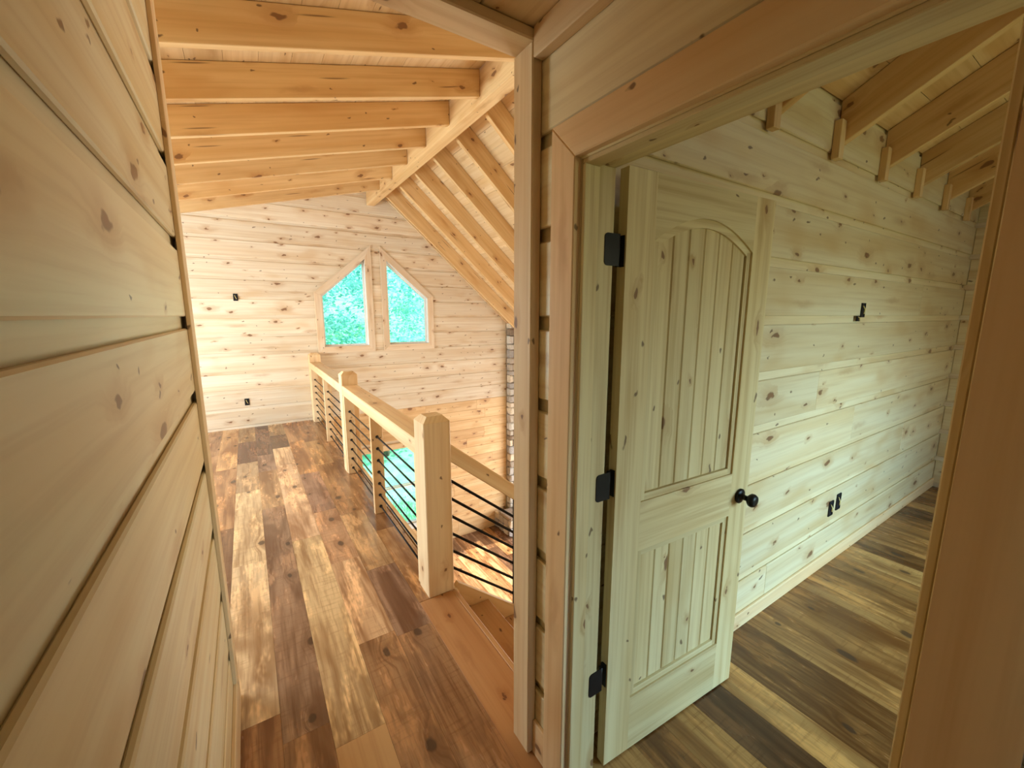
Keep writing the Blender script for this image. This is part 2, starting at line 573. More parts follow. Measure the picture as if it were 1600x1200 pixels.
# board by the stair head and along the rail
B('plank', (0.7008, -0.6, -0.02), (0.9, 0.95, 0), 'floor', 'y', FL, 0.0, T_['m'])
B('plank', (0.7008, 0.9516, -0.02), (0.9, 2.082, 0), 'lower', 'y', FL, 0.0016, (0.66, 0.50, 0.40))
plank_row(FL, 0.70, 0.882, 2.084, YG, 0.0, tones=[T_['m'], T_['o'], T_['g'], T_['h']])
x = -0.215
while x > -3.0:
    plank_row(FL, x - 0.19, x, 1.97, YG, 0.0)
    x -= 0.19
x = 0.905
while x < XB:
    wdt = R.choice((0.16, 0.185, 0.21))
    plank_row(FL, x, min(x + wdt, XB), -2.2, YB, 0.0, lmin=1.0, lmax=2.6, tones=[(0.34, 0.165, 0.05), (0.24, 0.115, 0.036), (0.46, 0.25, 0.08), (0.13, 0.062, 0.025), (0.40, 0.205, 0.065), (0.29, 0.14, 0.042), (0.50, 0.28, 0.095)])
    x += wdt

# nosing along the open side of the loft
o = B('trim_1', (0.897, 2.24, -0.03), (0.937, 6.86, 0.012), 'trim', 'y', None, 0.003)
struct(o, 'pale pine edge strip along the loft floor under the railing', 'trim')
o = B('trim_2', (0.937, 2.09, -0.30), (0.955, YG - 0.002, -0.03), 'trim', 'y', None, 0.002)
struct(o, 'pine fascia board below the loft floor edge', 'trim')

# ------------------------------------------------------------------ left hall wall
WL = boxes('wall_left', [((-0.33, -2.3, 0), (XL - 0.015, 1.93, left_bottom(-0.25) + 0.02))], 'hall', None, 'y')
struct(WL, 'board-clad hall wall close beside the camera, ending at the loft', 'wall')
for a, b in courses(0.0, 2.84):
    B('board', (XL - 0.015, -2.3, a), (XL, 1.93, b), 'hall', 'y', WL, 0.004)
o = B('trim_3', (XL, 1.835, 0.145), (XL + 0.0135, 1.935, 2.86), 'trim', 'z', None, 0.0015)
struct(o, 'narrow pine corner trim at the end of the near hall wall', 'trim')
o = B('baseboard_left', (XL, -2.3, 0.0), (XL + 0.0135, 1.935, 0.145), 'trim', 'y', None, 0.002)
struct(o, 'low pine baseboard at the foot of the near hall wall', 'baseboard')
o = B('trim_4', (-0.33, 1.931, 0.0), (XL + 0.0, 1.95, 2.86), 'trim', 'z', None, 0.002)
struct(o, 'pine end cap closing the near hall wall', 'trim')

# ------------------------------------------------------------------ wall with the bedroom door
D0, D1, DH = 0.125, 0.885, 2.035              # clear opening
XI = 0.925
WR = boxes('wall_right', [((XD + 0.018, -2.3, 0), (XI, D0 - 0.02, ZC)), ((XD + 0.018, D1 + 0.02, 0), (XI, YE - 0.03, ZC)),
                          ((XD + 0.018, D0 - 0.02, DH + 0.02), (XI, D1 + 0.02, ZC))], 'hall', None, 'y')
struct(WR, 'board-clad hall wall holding the bedroom doorway', 'wall')
for a, b in courses(0.0, ZC):
    if a > 2.08:
        B('board', (XD, -2.3, a), (XD + 0.018, YE - 0.03, b), 'hall', 'y', WR, 0.004)
    else:
        B('board', (XD, D1 + 0.03, a), (XD + 0.018, YE - 0.03, b), 'hall', 'y', WR, 0.004)
        B('board', (XD, -2.3, a), (XD + 0.018, D0 - 0.03, b), 'hall', 'y', WR, 0.004)
# corner trim, crown trim, header trim, baseboards
o = B('trim_5', (TF, 1.065, 0.0), (XD, YE, ZC - 0.033), 'trim', 'z', None, 0.004)
struct(o, 'tall pine corner trim at the stair end of the doorway wall', 'trim')
o = B('trim_6', (XD + 0.001, YE - 0.029, 0.0), (0.92, YE, ZC), 'trim', 'z', None, 0.003)
struct(o, 'pine end board facing the stair beside the doorway wall', 'trim')
o = B('trim_7', (TF, -2.3, 2.345), (XD, 1.063, ZC), 'trim', 'y', None, 0.003)
struct(o, 'pine crown trim above the doorway under the flat ceiling', 'trim')
o = B('trim_8', (XL, 1.065, ZC - 0.033), (XD, YE, ZC - 0.001), 'trim', 'x', None, 0.004)
struct(o, 'pine trim across the edge of the flat hall ceiling', 'trim')
o = B('baseboard_right', (XD - 0.014, D1 + 0.1005, 0.0), (XD, 1.064, 0.14), 'trim', 'y', None, 0.002)
struct(o, 'short pine baseboard between door casing and corner trim', 'baseboard')
# casing, mitred
cas = empty('trim_9', (TF, D1, 0))
struct(cas, 'mitred pine casing round the bedroom doorway', 'trim')
W9 = 0.10
RV = 0.005                                     # reveal between casing and jamb
P('casing_leg', [(0, RV), (DH + RV, RV), (DH + RV + W9, RV + W9), (0, RV + W9)], 0.022, (XD, D1, 0), (0, 0, 1), (0, 1, 0), 'trim', cas, 0.003)
o = P('casing_leg', [(0, RV), (DH + RV, RV), (DH + RV + W9, RV + W9), (0, RV + W9)], 0.022, (XD - 0.022, D0, 0), (0, 0, 1), (0, -1, 0), 'trim', cas)
P('casing_head', [(-D0 + RV, RV), (-D1 - RV, RV), (-D1 - W9 - RV, RV + W9), (-D0 + W9 + RV, RV + W9)], 0.022, (XD, 0, DH), (0, -1, 0), (0, 0, 1), 'trim', cas, 0.003)
# jamb with its stop
jm = empty('trim_10', (0.84, D1, 0))
struct(jm, 'pine door jamb lining the bedroom doorway', 'trim')
B('jamb_side', (XD, D1, 0.0), (0.912, D1 + 0.0195, DH), 'door', 'z', jm, 0.002)
B('jamb_side', (XD, D0 - 0.0195, 0.0), (0.912, D0, DH), 'door', 'z', jm, 0.002)
B('jamb_head', (XD, D0 - 0.0195, DH), (0.912, D1 + 0.0195, DH + 0.0195), 'door', 'y', jm, 0.002)
B('stop', (XD + 0.002, D1 - 0.012, 0.0), (0.84, D1, DH - 0.012), 'door', 'z', jm, 0.002)
B('stop', (XD + 0.002, D0, 0.0), (0.84, D0 + 0.012, DH - 0.012), 'door', 'z', jm, 0.002)
B('stop', (XD + 0.002, D0, DH - 0.012), (0.84, D1, DH), 'door', 'y', jm, 0.002)

# ------------------------------------------------------------------ flat hall ceiling
CE = boxes('ceiling', [((-0.33, -2.3, ZC + 0.016), (XI, YE, ZC + 0.1))], 'back')
struct(CE, 'flat boarded ceiling over the near hall', 'ceiling')
x = XL
while x < XD:
    B('board', (x + 0.001, -2.3, ZC), (min(x + 0.19, XD) - 0.001, YE - 0.002, ZC + 0.016), 'deck', 'y', CE, 0.003)
    x += 0.19

# ------------------------------------------------------------------ gable wall
# window openings as (x left, x right, sill, height at left, height at right)
WIN = [(1.005, 1.70, 1.125, 1.93, 2.535), (2.02, 2.735, 1.125, 2.535, 1.915)]


def win_top(wd, x): return wd[3] + (wd[4] - wd[3]) * (x - wd[0]) / (wd[1] - wd[0])


bm = bmesh.new()


def gable_poly(pts, y0, y1):
    a = [bm.verts.new((p[0], y0, p[1])) for p in pts]
    b = [bm.verts.new((p[0], y1, p[1])) for p in pts]
    bm.faces.new(a); bm.faces.new(list(reversed(b)))
    for i in range(len(pts)):
        j = (i + 1) % len(pts)
        bm.faces.new((a[i], b[i], b[j], a[j]))


y0, y1 = YG + 0.010, YG + 0.16
LW = (0.80, 2.62, -2.2, -0.70)                # living room window in the lower gable
(aw, bw) = WIN
gable_poly([(-3.1, 0.0), (6.0, 0.0), (6.0, 0.12), (4.86, 1.12), (-3.1, 1.12)], y0, y1)
gable_poly([(-3.1, 1.12), (aw[0], 1.12), (aw[0], aw[3]), (aw[1], aw[4]), (aw[1], 2.7), (-3.1, left_deck(-3.1))], y0, y1)
gable_poly([(-3.1, left_deck(-3.1)), (aw[1], 2.7), (RX, 2.7), (RX, left_deck(RX))], y0, y1)
gable_poly([(aw[1], 1.12), (bw[0], 1.12), (bw[0], 2.7), (aw[1], 2.7)], y0, y1)
gable_poly([(RX, 2.7), (bw[0], 2.7), (3.0, 2.7), (RX + 0.12, right_deck(RX + 0.12)), (RX, right_deck(RX + 0.12))], y0, y1)
gable_poly([(bw[0], 2.7), (bw[0], bw[3]), (bw[1], bw[4]), (bw[1], 1.12), (4.86, 1.12), (3.04, 2.7)], y0, y1)
gable_poly([(-3.1, ZF), (LW[0], ZF), (LW[0], 0.0), (-3.1, 0.0)], y0, y1)
gable_poly([(LW[1], ZF), (6.0, ZF), (6.0, 0.0), (LW[1], 0.0)], y0, y1)
gable_poly([(LW[0], ZF), (LW[1], ZF), (LW[1], LW[2]), (LW[0], LW[2])], y0, y1)
gable_poly([(LW[0], LW[3]), (LW[1], LW[3]), (LW[1], 0.0), (LW[0], 0.0)], y0, y1)
bmesh.ops.recalc_face_normals(bm, faces=bm.faces)
me = bpy.data.meshes.new('wall_far'); bm.to_mesh(me); bm.free(); me.materials.append(M['wall'])
WG = link('wall_far', me, None, None, Matrix.Identity(4))
struct(WG, 'tall pale pine gable wall with two slanted windows', 'wall')


def gx_min(z):
    return max(-3.0, 1.77 + (z - 0.205 - 3.378) / 0.26)


def gx_max(z):
    return min(4.345, 1.95 + (3.64 - z) / 0.87)


def row(a, b, fl, fr, parent, mat, brk):
    zs = sorted({a, b} | {z for z in brk if a < z < b})
    pts = [(fl(z), z) for z in zs] + [(fr(z), z) for z in reversed(zs)]
    if min(fr(z) - fl(z) for z in zs) < -0.001 or max(fr(z) - fl(z) for z in zs) < 0.02:
        return
    P('board', pts, 0.010, (0, YG + 0.010, 0), (1, 0, 0), (0, 0, 1), mat, parent, 0.003)


def wl_left(z): return aw[0] if z <= aw[3] else aw[0] + (z - aw[3]) * (aw[1] - aw[0]) / (aw[4] - aw[3])
def wr_right(z): return bw[1] if z <= bw[4] else bw[1] - (z - bw[4]) * (bw[1] - bw[0]) / (bw[3] - bw[4])


BRK = [aw[3], bw[4], 1.45, left_deck(-3.0)]
for a, b in courses(0.02, 3.60):
    # keep the row inside the roof
    if gx_max(b) - gx_min(b) < 0.05:
        b = 3.52
    if b > 1.12 and a < 2.53:
        a2, b2 = a, min(b, 2.53)
        if a < 1.12: a2 = 1.125
        row(a, b, gx_min, wl_left, WG, 'wall', BRK)
        row(a, b, lambda z: aw[1], lambda z: bw[0], WG, 'wall', [])
        row(a, b, wr_right, gx_max, WG, 'wall', BRK)
    else:
        cut = R.choice((None, None, R.uniform(0.2, 3.0)))
        if cut and b < 2.0:
            row(a, b, gx_min, lambda z, c=cut: c - 0.001, WG, 'wall', BRK)
            row(a, b, lambda z, c=cut: c + 0.001, gx_max, WG, 'wall', BRK)
        else:
            row(a, b, gx_min, gx_max, WG, 'wall', BRK)
# lower gable: shorter, oranger tongue-and-groove boards
z = 0.0
k = 0
while z > ZF + 0.02:
    zb = max(z - 0.187, ZF)
    x = -1.0
    first = True
    while x < 4.34:
        e = min(x + (R.uniform(0.3, 1.6) if first else R.uniform(0.9, 1.9)), 4.345)
        first = False
        if 4.345 - e < 0.25: e = 4.345
        segs = [(x, e)]
        if zb < LW[3] and z > LW[2]:
            segs = [(s0, s1) for s0, s1 in ((x, min(e, LW[0] - 0.02)), (max(x, LW[1] + 0.02), e)) if s1 - s0 > 0.05]
        for s0, s1 in segs:
            B('board', (s0 + 0.0004, YG, zb + 0.0012), (s1 - 0.0004, YG + 0.010, z - 0.0012), 'lower', 'x', WG, 0.003)
        x = e
    z = zb
# strip under the right roof slope on the gable
nrm = math.hypot(1, 0.87)
o = P('trim_11', [(0.16, -0.055), (2.93 * nrm * 0.86, -0.055), (2.93 * nrm * 0.86, -0.005), (0.16, -0.005)], 0.03, (RX + 0.12, YG - 0.0005, right_deck(RX + 0.12)), (1 / nrm, 0, -0.87 / nrm), (0.87 / nrm, 0, 1 / nrm), 'trim', None, 0.002)
struct(o, 'slanting pine strip where the gable meets the steep roof', 'trim')

# ------------------------------------------------------------------ windows
def trap_window(name, wd, label):
    root = empty(name, ((wd[0] + wd[1]) / 2, YG, wd[2]))
    struct(root, label, 'window')
    x0, x1, s, hl, hr = wd
    ins = [(x0, s), (x1, s), (x1, hr), (x0, hl)]

    def offset(poly, d):
        n = len(poly); out = []
        for i in range(n):
            p0, p1, p2 = Vector(poly[i - 1]), Vector(poly[i]), Vector(poly[(i + 1) % n])
            e1, e2 = (p1 - p0).normalized(), (p2 - p1).normalized()
            n1, n2 = Vector((e1.y, -e1.x)), Vector((e2.y, -e2.x))
            den = 1 + n1.dot(n2)
            out.append(tuple(p1 + (n1 + n2) * (d / den)))
        return out

    def ring(nm, pa, pb, ya, t, mat):
        for i in range(4):
            j = (i + 1) % 4
            q = [pa[i], pa[j], pb[j], pb[i]]
            u = (Vector(pa[j]) - Vector(pa[i])).normalized()
            U = (u.x, 0, u.y); V = (-u.y, 0, u.x)
            o0 = Vector((pa[i][0], 0, pa[i][1]))
            pl = [((Vector((p[0], 0, p[1])) - o0).dot(Vector(U)), (Vector((p[0], 0, p[1])) - o0).dot(Vector(V))) for p in q]
            P(nm, pl, t, (pa[i][0], ya, pa[i][1]), U, V, mat, root, 0.002)
    inner = offset(ins, -0.012)
    ring('casing', offset(ins, 0.088), inner, YG - 0.0005, 0.02, 'casing')
    ring('jamb_liner', offset(ins, -0.001), offset(ins, -0.014), YG + 0.10, 0.0985, 'vinyl')
    ring('sash', offset(ins, -0.014), offset(ins, -0.040), YG + 0.105, 0.035, 'vinyl')
    P('pane', [(p[0], p[1]) for p in offset(ins, -0.030)], 0.006, (0, YG + 0.095, 0), (1, 0, 0), (0, 0, 1), 'glass', root)
    return root


trap_window('window_1', WIN[0], 'slanted gable window rising to the ridge, nearer the loft railing')
trap_window('window_2', WIN[1], 'slanted gable window falling away under the steep roof')

wn = empty('window_3', ((LW[0] + LW[1]) / 2, YG, LW[2]))
struct(wn, 'wide double-hung living room window seen below the loft railing', 'window')
x0, x1, z0, z1 = LW
B('casing', (x0 - 0.09, YG - 0.02, z0 - 0.09), (x0 + 0.012, YG - 0.0005, z1 + 0.09), 'trim', 'z', wn)
B('casing', (x1 - 0.012, YG - 0.02, z0 - 0.09), (x1 + 0.09, YG - 0.0005, z1 + 0.09), 'trim', 'z', wn)
B('casing', (x0 + 0.012, YG - 0.02, z1 - 0.012), (x1 - 0.012, YG - 0.0005, z1 + 0.09), 'trim', 'x', wn)
B('sill', (x0 + 0.012, YG - 0.03, z0 - 0.09), (x1 - 0.012, YG - 0.0005, z0 + 0.012), 'vinyl', 'x', wn)
zm = (z0 + z1) / 2
for a, b, yy in ((z0, zm, 0.05), (zm, z1, 0.09)):
    s = B('sash', (x0, YG + yy, a), (x0 + 0.05, YG + yy + 0.035, b), 'vinyl', 'z', wn)
    B('sash', (x1 - 0.05, YG + yy, a), (x1, YG + yy + 0.035, b), 'vinyl', 'z', wn)
    B('sash', (x0 + 0.05, YG + yy, a), (x1 - 0.05, YG + yy + 0.035, a + 0.022), 'vinyl', 'x', wn)
    B('sash', (x0 + 0.05, YG + yy, b - 0.022), (x1 - 0.05, YG + yy + 0.035, b), 'vinyl', 'x', wn)
    B('pane', (x0 + 0.045, YG + yy + 0.012, a + 0.018), (x1 - 0.045, YG + yy + 0.018, b - 0.018), 'glass', 'x', wn, 0)

# ------------------------------------------------------------------ roof over loft and living room
def slope_plane(name, x0, x1, f, label, boards, lift=0.018, mat='deck', x_step=0.19):
    g = (f(x1) - f(x0)) / (x1 - x0)
    s = math.hypot(1, g)
    U, V = (0, 1, 0), (1 / s, 0, g / s)
    N = Vector(U).cross(Vector(V))
    up = 1 if N.z > 0 else -1
    Ln = (x1 - x0) * s
    base = Vector((x0, 0, f(x0)))
    if up < 0:
        U = (0, -1, 0)
    N = Vector(U).cross(Vector(V))
    ys = (1.1, YG - 0.001) if up > 0 else (-(YG - 0.001), -1.1)
    root = P(name, [(ys[0], 0), (ys[1], 0), (ys[1], Ln), (ys[0], Ln)], 0.05, base + N * lift, U, V, 'back')
    struct(root, label, 'ceiling')
    v = 0.0
    while v < Ln - 0.03:
        e = min(v + x_step, Ln)
        P('board', [(ys[0], v + 0.001), (ys[1], v + 0.001), (ys[1], e - 0.001), (ys[0], e - 0.001)], 0.0175, base + Vector((0, 0, 0)), U, V, mat, root, 0.0)
        v = e
    return root


slope_plane('ceiling_loft', -3.1, RX - 0.062, left_deck, 'low-pitched boarded roof underside above the loft', True)
slope_plane('ceiling_living', RX + 0.062, 6.1, right_deck, 'steep boarded roof underside above the living room', True)

o = B('ridge_beam', (1.77, 1.17, 3.33), (1.89, YG - 0.002, 3.70), 'beam', 'y', None, 0.004)
tag(o, 'long pale pine ridge beam between the two roof slopes', 'beam', kind='thing')

ORD = ['first', 'second', 'third', 'fourth', 'fifth', 'sixth', 'seventh', 'eighth', 'ninth']
sL = math.hypot(1, 0.26)
for i in range(7):
    yn = 2.655 + 0.597 * i
    xa, xb = -3.05, 1.768
    # plumb-cut rafter outline in the x-z plane, grain along the slope
    U = (1 / sL, 0, 0.26 / sL); V = (-0.26 / sL, 0, 1 / sL)
    o0 = Vector((1.768, yn + 0.045, left_bottom(1.768)))
    pts = []
    for (x, z) in ((xa, left_bottom(xa)), (xb, left_bottom(xb)), (xb, left_deck(xb) - 0.002), (xa, left_deck(xa) - 0.002)):
        d = Vector((x - 1.768, 0, z - left_bottom(1.768)))
        pts.append((d.dot(Vector(U)), d.dot(Vector(V))))
    o = P('rafter', pts, 0.045, o0, U, V, 'beam', None, 0.003)
    lab = 'low-pitched loft rafter meeting the ridge, %s counted from the flat hall ceiling' % ORD[i]
    tag(o, lab, 'rafter', 'low-pitched rafters over the loft')
sR = math.hypot(1, 0.87)
for i in range(6):
    yn = 3.455 + 0.612 * i
    xa, xb = 1.892, 5.95
    U = (1 / sR, 0, -0.87 / sR); V = (0.87 / sR, 0, 1 / sR)
    o0 = Vector((xa, yn + 0.045, right_bottom(xa)))
    pts = []
    for (x, z) in ((xa, right_bottom(xa)), (xb, right_bottom(xb)), (xb, right_deck(xb) - 0.002), (xa, min(right_deck(xa) - 0.002, 3.69))):
        d = Vector((x - xa, 0, z - right_bottom(xa)))
        pts.append((d.dot(Vector(U)), d.dot(Vector(V))))
    o = P('rafter', pts, 0.045, o0, U, V, 'beam', None, 0.003)
    lab = 'steep living room rafter falling from the ridge, %s counted from the gable wall' % ORD[5 - i]
    tag(o, lab, 'rafter', 'steep rafters over the living room')

# ------------------------------------------------------------------ hidden shell that closes the rooms
o = boxes('wall_loft_side', [((-3.12, 1.9, ZF), (-3.0, YG + 0.1, 0.67)), ((-3.12, 1.9, 2.03), (-3.0, YG + 0.1, 2.35)),
                             ((-3.12, 1.9, 0.67), (-3.0, 3.25, 2.03)), ((-3.12, 6.25, 0.67), (-3.0, YG + 0.1, 2.03))], 'wall')
struct(o, 'pine side wall of the loft with the dormer window', 'wall')
o = boxes('wall_loft_near', [((-3.1, 1.85, 0.0), (-0.331, 1.93, 2.82))], 'wall')
struct(o, 'pine wall closing the loft on the hall side', 'wall')
o = boxes('wall_living_near', [((-0.33, 1.10, ZC + 0.101), (XI, 1.16, 3.5)), ((XI + 0.001, 1.02, ZF), (6.1, 1.16, 3.55))], 'wall')
struct(o, 'pine wall between the stair and the bedroom', 'wall')
o = boxes('wall_living_right', [((6.0, 1.02, ZF), (6.1, 1.9, 0.2)), ((6.0, 6.1, ZF), (6.1, YG + 0.1, 0.2)), ((6.0, 1.9, -0.40), (6.1, 6.1, 0.2))], 'wall')
struct(o, 'pine side wall of the living room with tall glass doors', 'wall')
o = boxes('wall_kitchen', [((-3.1, 1.02, ZF), (0.90, 1.10, -0.28))], 'wall')
struct(o, 'pine wall of the room under the hall', 'wall')
o = boxes('wall_bedroom_near', [((XI, -2.3, 0), (2.3, -2.2, 3.3)), ((3.9, -2.3, 0), (XB + 0.1, -2.2, 3.3)), ((2.3, -2.3, 0), (3.9, -2.2, 0.75)), ((2.3, -2.3, 2.0), (3.9, -2.2, 3.3))], 'wall')
struct(o, 'pine bedroom wall with the window behind the camera', 'wall')
o = boxes('wall_hall_end', [((-0.33, -2.3, 0), (-0.05, -2.2, ZC)), ((0.65, -2.3, 0), (XI, -2.2, ZC)), ((-0.05, -2.3, 0), (0.65, -2.2, 0.95)), ((-0.05, -2.3, 2.05), (0.65, -2.2, ZC))], 'wall')
struct(o, 'pine wall at the end of the hall behind the camera', 'wall')

# ------------------------------------------------------------------ living room floor
FG = boxes('floor_living', [((-3.1, 1.0, ZF - 0.2), (6.1, YG + 0.1, ZF - 0.02))], 'back')
struct(FG, 'sunlit plank floor of the living room below', 'floor')
x = 0.9
while x < 6.0:
    plank_row(FG, x, x + 0.2, 1.2, YG, ZF, lmin=1.0, lmax=2.4, tones=TONES)
    x += 0.2

# ------------------------------------------------------------------ bedroom
BW = boxes('wall_bedroom_far', [((XI, YB + 0.012, -0.25), (XB + 0.011, 1.019, 2.9))], 'hall')
struct(BW, 'pale channel-board wall of the bedroom behind the open door', 'wall')
for a, b in courses(0.0, 2.66):
    cut = R.choice((None, R.uniform(2.2, 4.8)))
    for s0, s1 in ([(XI, cut - 0.0004), (cut + 0.0004, XB)] if cut else [(XI, XB)]):
        B('board', (s0, YB, a), (s1, YB + 0.012, b), 'hall', 'x', BW, 0.004)
o = B('baseboard_bedroom', (XI, YB - 0.014, 0), (XB, YB, 0.085), 'trim', 'x', None, 0.003)
struct(o, 'low pine baseboard along the pale bedroom wall', 'baseboard')
BE = boxes('wall_bedroom_end', [((XB + 0.012, -2.3, -0.018), (XB + 0.1, 1.019, 3.4))], 'wall', None, 'y')
struct(BE, 'dim end wall of the bedroom beyond the doorway', 'wall')
for a, b in courses(0.0, 3.3):
    B('board', (XB, -2.2, a), (XB + 0.012, YB, b), 'hall', 'y', BE, 0.004)


def bed_bottom(y): return 2.45 + 0.52 * (1.0 - y)


sB = math.hypot(1, 0.52)
U = (0, -1 / sB, 0.52 / sB); V = (1, 0, 0)
CB = P('ceiling_bedroom', [(-0.02, 0), (2.4, 0), (2.4, XB - XI + 0.1), (-0.02, XB - XI + 0.1)], 0.05, Vector((XI, 1.0, bed_bottom(1.0) + 0.232)), U, V, 'back')
struct(CB, 'sloping boarded ceiling of the bedroom', 'ceiling')
v = 0.0
while v < 2.3:
    P('board', [(0, v), (XB - XI, v), (XB - XI, v + 0.188), (0, v + 0.188)], 0.0165, Vector((XB, 1.0, bed_bottom(1.0) + 0.2125)), (-1, 0, 0), (0, -1 / sB, 0.52 / sB), 'beam', CB)
    v += 0.19
o = boxes('ceiling_bedroom_back', [((XI, -2.3, 3.30), (XB + 0.1, -0.9, 3.36))], 'deck')
struct(o, 'boarded bedroom ceiling behind the camera', 'ceiling')
o = boxes('wall_bedroom_side', [((XI - 0.02, -2.3, ZC + 0.101), (XI, 1.0, 3.6))], 'wall')
struct(o, 'pine bedroom wall above the doorway', 'wall')
for i in range(6):
    xr = 1.932 + 0.62 * i
    # outline: plumb cut against the wall
    g = 0.52
    q = []
    for (y, z) in ((0.998, bed_bottom(0.998)), (-1.0, bed_bottom(-1.0)), (-1.0, bed_bottom(-1.0) + 0.21), (0.998, bed_bottom(0.998) + 0.21)):
        d = Vector((0, y - 0.998, z - bed_bottom(0.998)))
        q.append((d.dot(Vector((0, -1 / sB, g / sB))), d.dot(Vector((0, g / sB, 1 / sB)))))
    o = P('rafter', q, 0.04, Vector((xr + 0.04, 0.998, bed_bottom(0.998))), (0, -1 / sB, g / sB), (0, g / sB, 1 / sB), 'beam', None, 0.003)
    tag(o, 'bedroom ceiling rafter above the pale wall, %s counted from the doorway' % ORD[i], 'rafter', 'bedroom rafters')
    o = B('rafter_cleat', (xr - 0.052, 0.966, 2.385), (xr - 0.001, 0.999, 2.56), 'beam', 'z', None, 0.002)
    tag(o, 'small upright wooden cleat beside the %s bedroom rafter from the doorway' % ORD[i], 'cleat', 'cleats under the bedroom rafters')

# ------------------------------------------------------------------ bedroom door
ang = math.atan2(-0.037, 0.744)
DR = empty('door_1', (0.957, 0.878, 0.008), ang)
struct(DR, 'open knotty pine door with arched plank panels and black hardware', 'door')
PRE[0] = DR.matrix_basis.copy()
DW, DT, ST = 0.748, 2.040, 0.118
# local axes: x along the leaf, y behind its visible face, z up
ZU, XU = (0, 0, 1), (1, 0, 0)


def leaf(name, pts, y_front, t, mat='door', parent=DR, bev=0.0, vert=True):
    """pts in (x,z); face towards -y at y_front"""
    if vert:
        pp = [(p[1], p[0]) for p in pts]          # u = z, v = x ; U x V = z x x = +y
        o = P(name, pp, t, (0, y_front, 0), ZU, XU, mat, parent, 0.0)
    else:
        pp = pts                                   # u = x, v = z ; U x V = -y
        o = P(name, pp, t, (0, y_front + t, 0), XU, ZU, mat, parent, bev)
    return o


th = 0.035
for xa, xb in ((0, ST), (DW - ST, DW)):
    leaf('stile', [(xa, 0), (xb, 0), (xb, DT), (xa, DT)], 0, th)
leaf('bottom_rail', [(ST, 0), (DW - ST, 0), (DW - ST, 0.225), (ST, 0.225)], 0, th, vert=False)
leaf('lock_rail', [(ST, 0.815), (DW - ST, 0.815), (DW - ST, 0.995), (ST, 0.995)], 0, th, vert=False)
arc = []
for i in range(17):
    s = i / 16
    xx = ST + (DW - 2 * ST) * s
    arc.append((xx, 1.845 + 0.09 * math.sin(math.pi * s) ** 0.9 if 0 < s < 1 else 1.845))
leaf('top_rail', [(DW - ST, DT), (ST, DT)] + arc, 0, th, vert=False)


def arc_z(x):
    s = min(max((x - ST) / (DW - 2 * ST), 0), 1)
    return 1.845 + 0.09 * (math.sin(math.pi * s) ** 0.9 if 0 < s < 1 else 0)


# recessed moulding strips round both panels, then the planks
mw, rec = 0.024, 0.007
for za, zb_, top in ((0.225, 0.815, None), (0.995, None, 'arch')):
    ztop = zb_ if zb_ else 1.845
    leaf('moulding', [(ST, za), (ST + mw, za), (ST + mw, ztop), (ST, ztop)], rec, 0.02)
    leaf('moulding', [(DW - ST - mw, za), (DW - ST, za), (DW - ST, ztop), (DW - ST - mw, ztop)], rec, 0.02)
    leaf('moulding', [(ST + mw, za), (DW - ST - mw, za), (DW - ST - mw, za + mw), (ST + mw, za + mw)], rec, 0.02, vert=False)
    if top:
        low = [(x, z - mw - 0.004) for x, z in arc]
        leaf('moulding', list(reversed(arc)) + low, rec, 0.02, vert=False)
    else:
        leaf('moulding', [(ST + mw, ztop - mw), (DW - ST - mw, ztop - mw), (DW - ST - mw, ztop), (ST + mw, ztop)], rec, 0.02, vert=False)
    n = 6
    p0, p1 = ST + mw, DW - ST - mw
    for i in range(n):
        a, b = p0 + (p1 - p0) * i / n, p0 + (p1 - p0) * (i + 1) / n
        if top:
            pts = [(a + 0.0005, za + mw), (b - 0.0005, za + mw), (b - 0.0005, arc_z(b) - mw + 0.01), (a + 0.0005, arc_z(a) - mw + 0.01)]
        else:
            pts = [(a + 0.0005, za + mw), (b - 0.0005, za + mw), (b - 0.0005, ztop - mw), (a + 0.0005, ztop - mw)]
        # plank with v-grooved edges: bevelled front
        pp = [(p[1], -p[0]) for p in pts]
        P('plank', pp, 0.014, (0, 0.028, 0), ZU, (-1, 0, 0), 'door', DR, 0.0042)
# hardware
kn = lathe('knob', [(0.0001, 0.0), (0.030, 0.001), (0.031, 0.007), (0.024, 0.011), (0.0115, 0.014), (0.0105, 0.036), (0.018, 0.040), (0.0265, 0.049), (0.0275, 0.058), (0.023, 0.067), (0.012, 0.071), (0.0001, 0.0715)],
           (DW - 0.058, 0, 0.89), (0, -1, 0), 'black', DR)
kn['label'] = 'black round door knob'
kn = lathe('knob', [(0.0001, 0.0), (0.030, 0.001), (0.031, 0.007), (0.024, 0.011), (0.0115, 0.014), (0.0105, 0.036), (0.018, 0.040), (0.0265, 0.049), (0.0275, 0.058), (0.023, 0.067), (0.012, 0.071), (0.0001, 0.0715)],
           (DW - 0.058, th, 0.89), (0, 1, 0), 'black', DR)
kn['label'] = 'black round door knob'
PRE[0] = Matrix.Identity(4)


def rounded(w_, h_, r, n=5):
    pts = []
    for cx_, cy_, a0 in ((w_ - r, r, -90), (w_ - r, h_ - r, 0)):
        for i in range(n + 1):
            a = math.radians(a0 + 90 * i / n)
            pts.append((cx_ + r * math.cos(a), cy_ + r * math.sin(a)))
    return [(0, 0)] + pts + [(0, h_)]


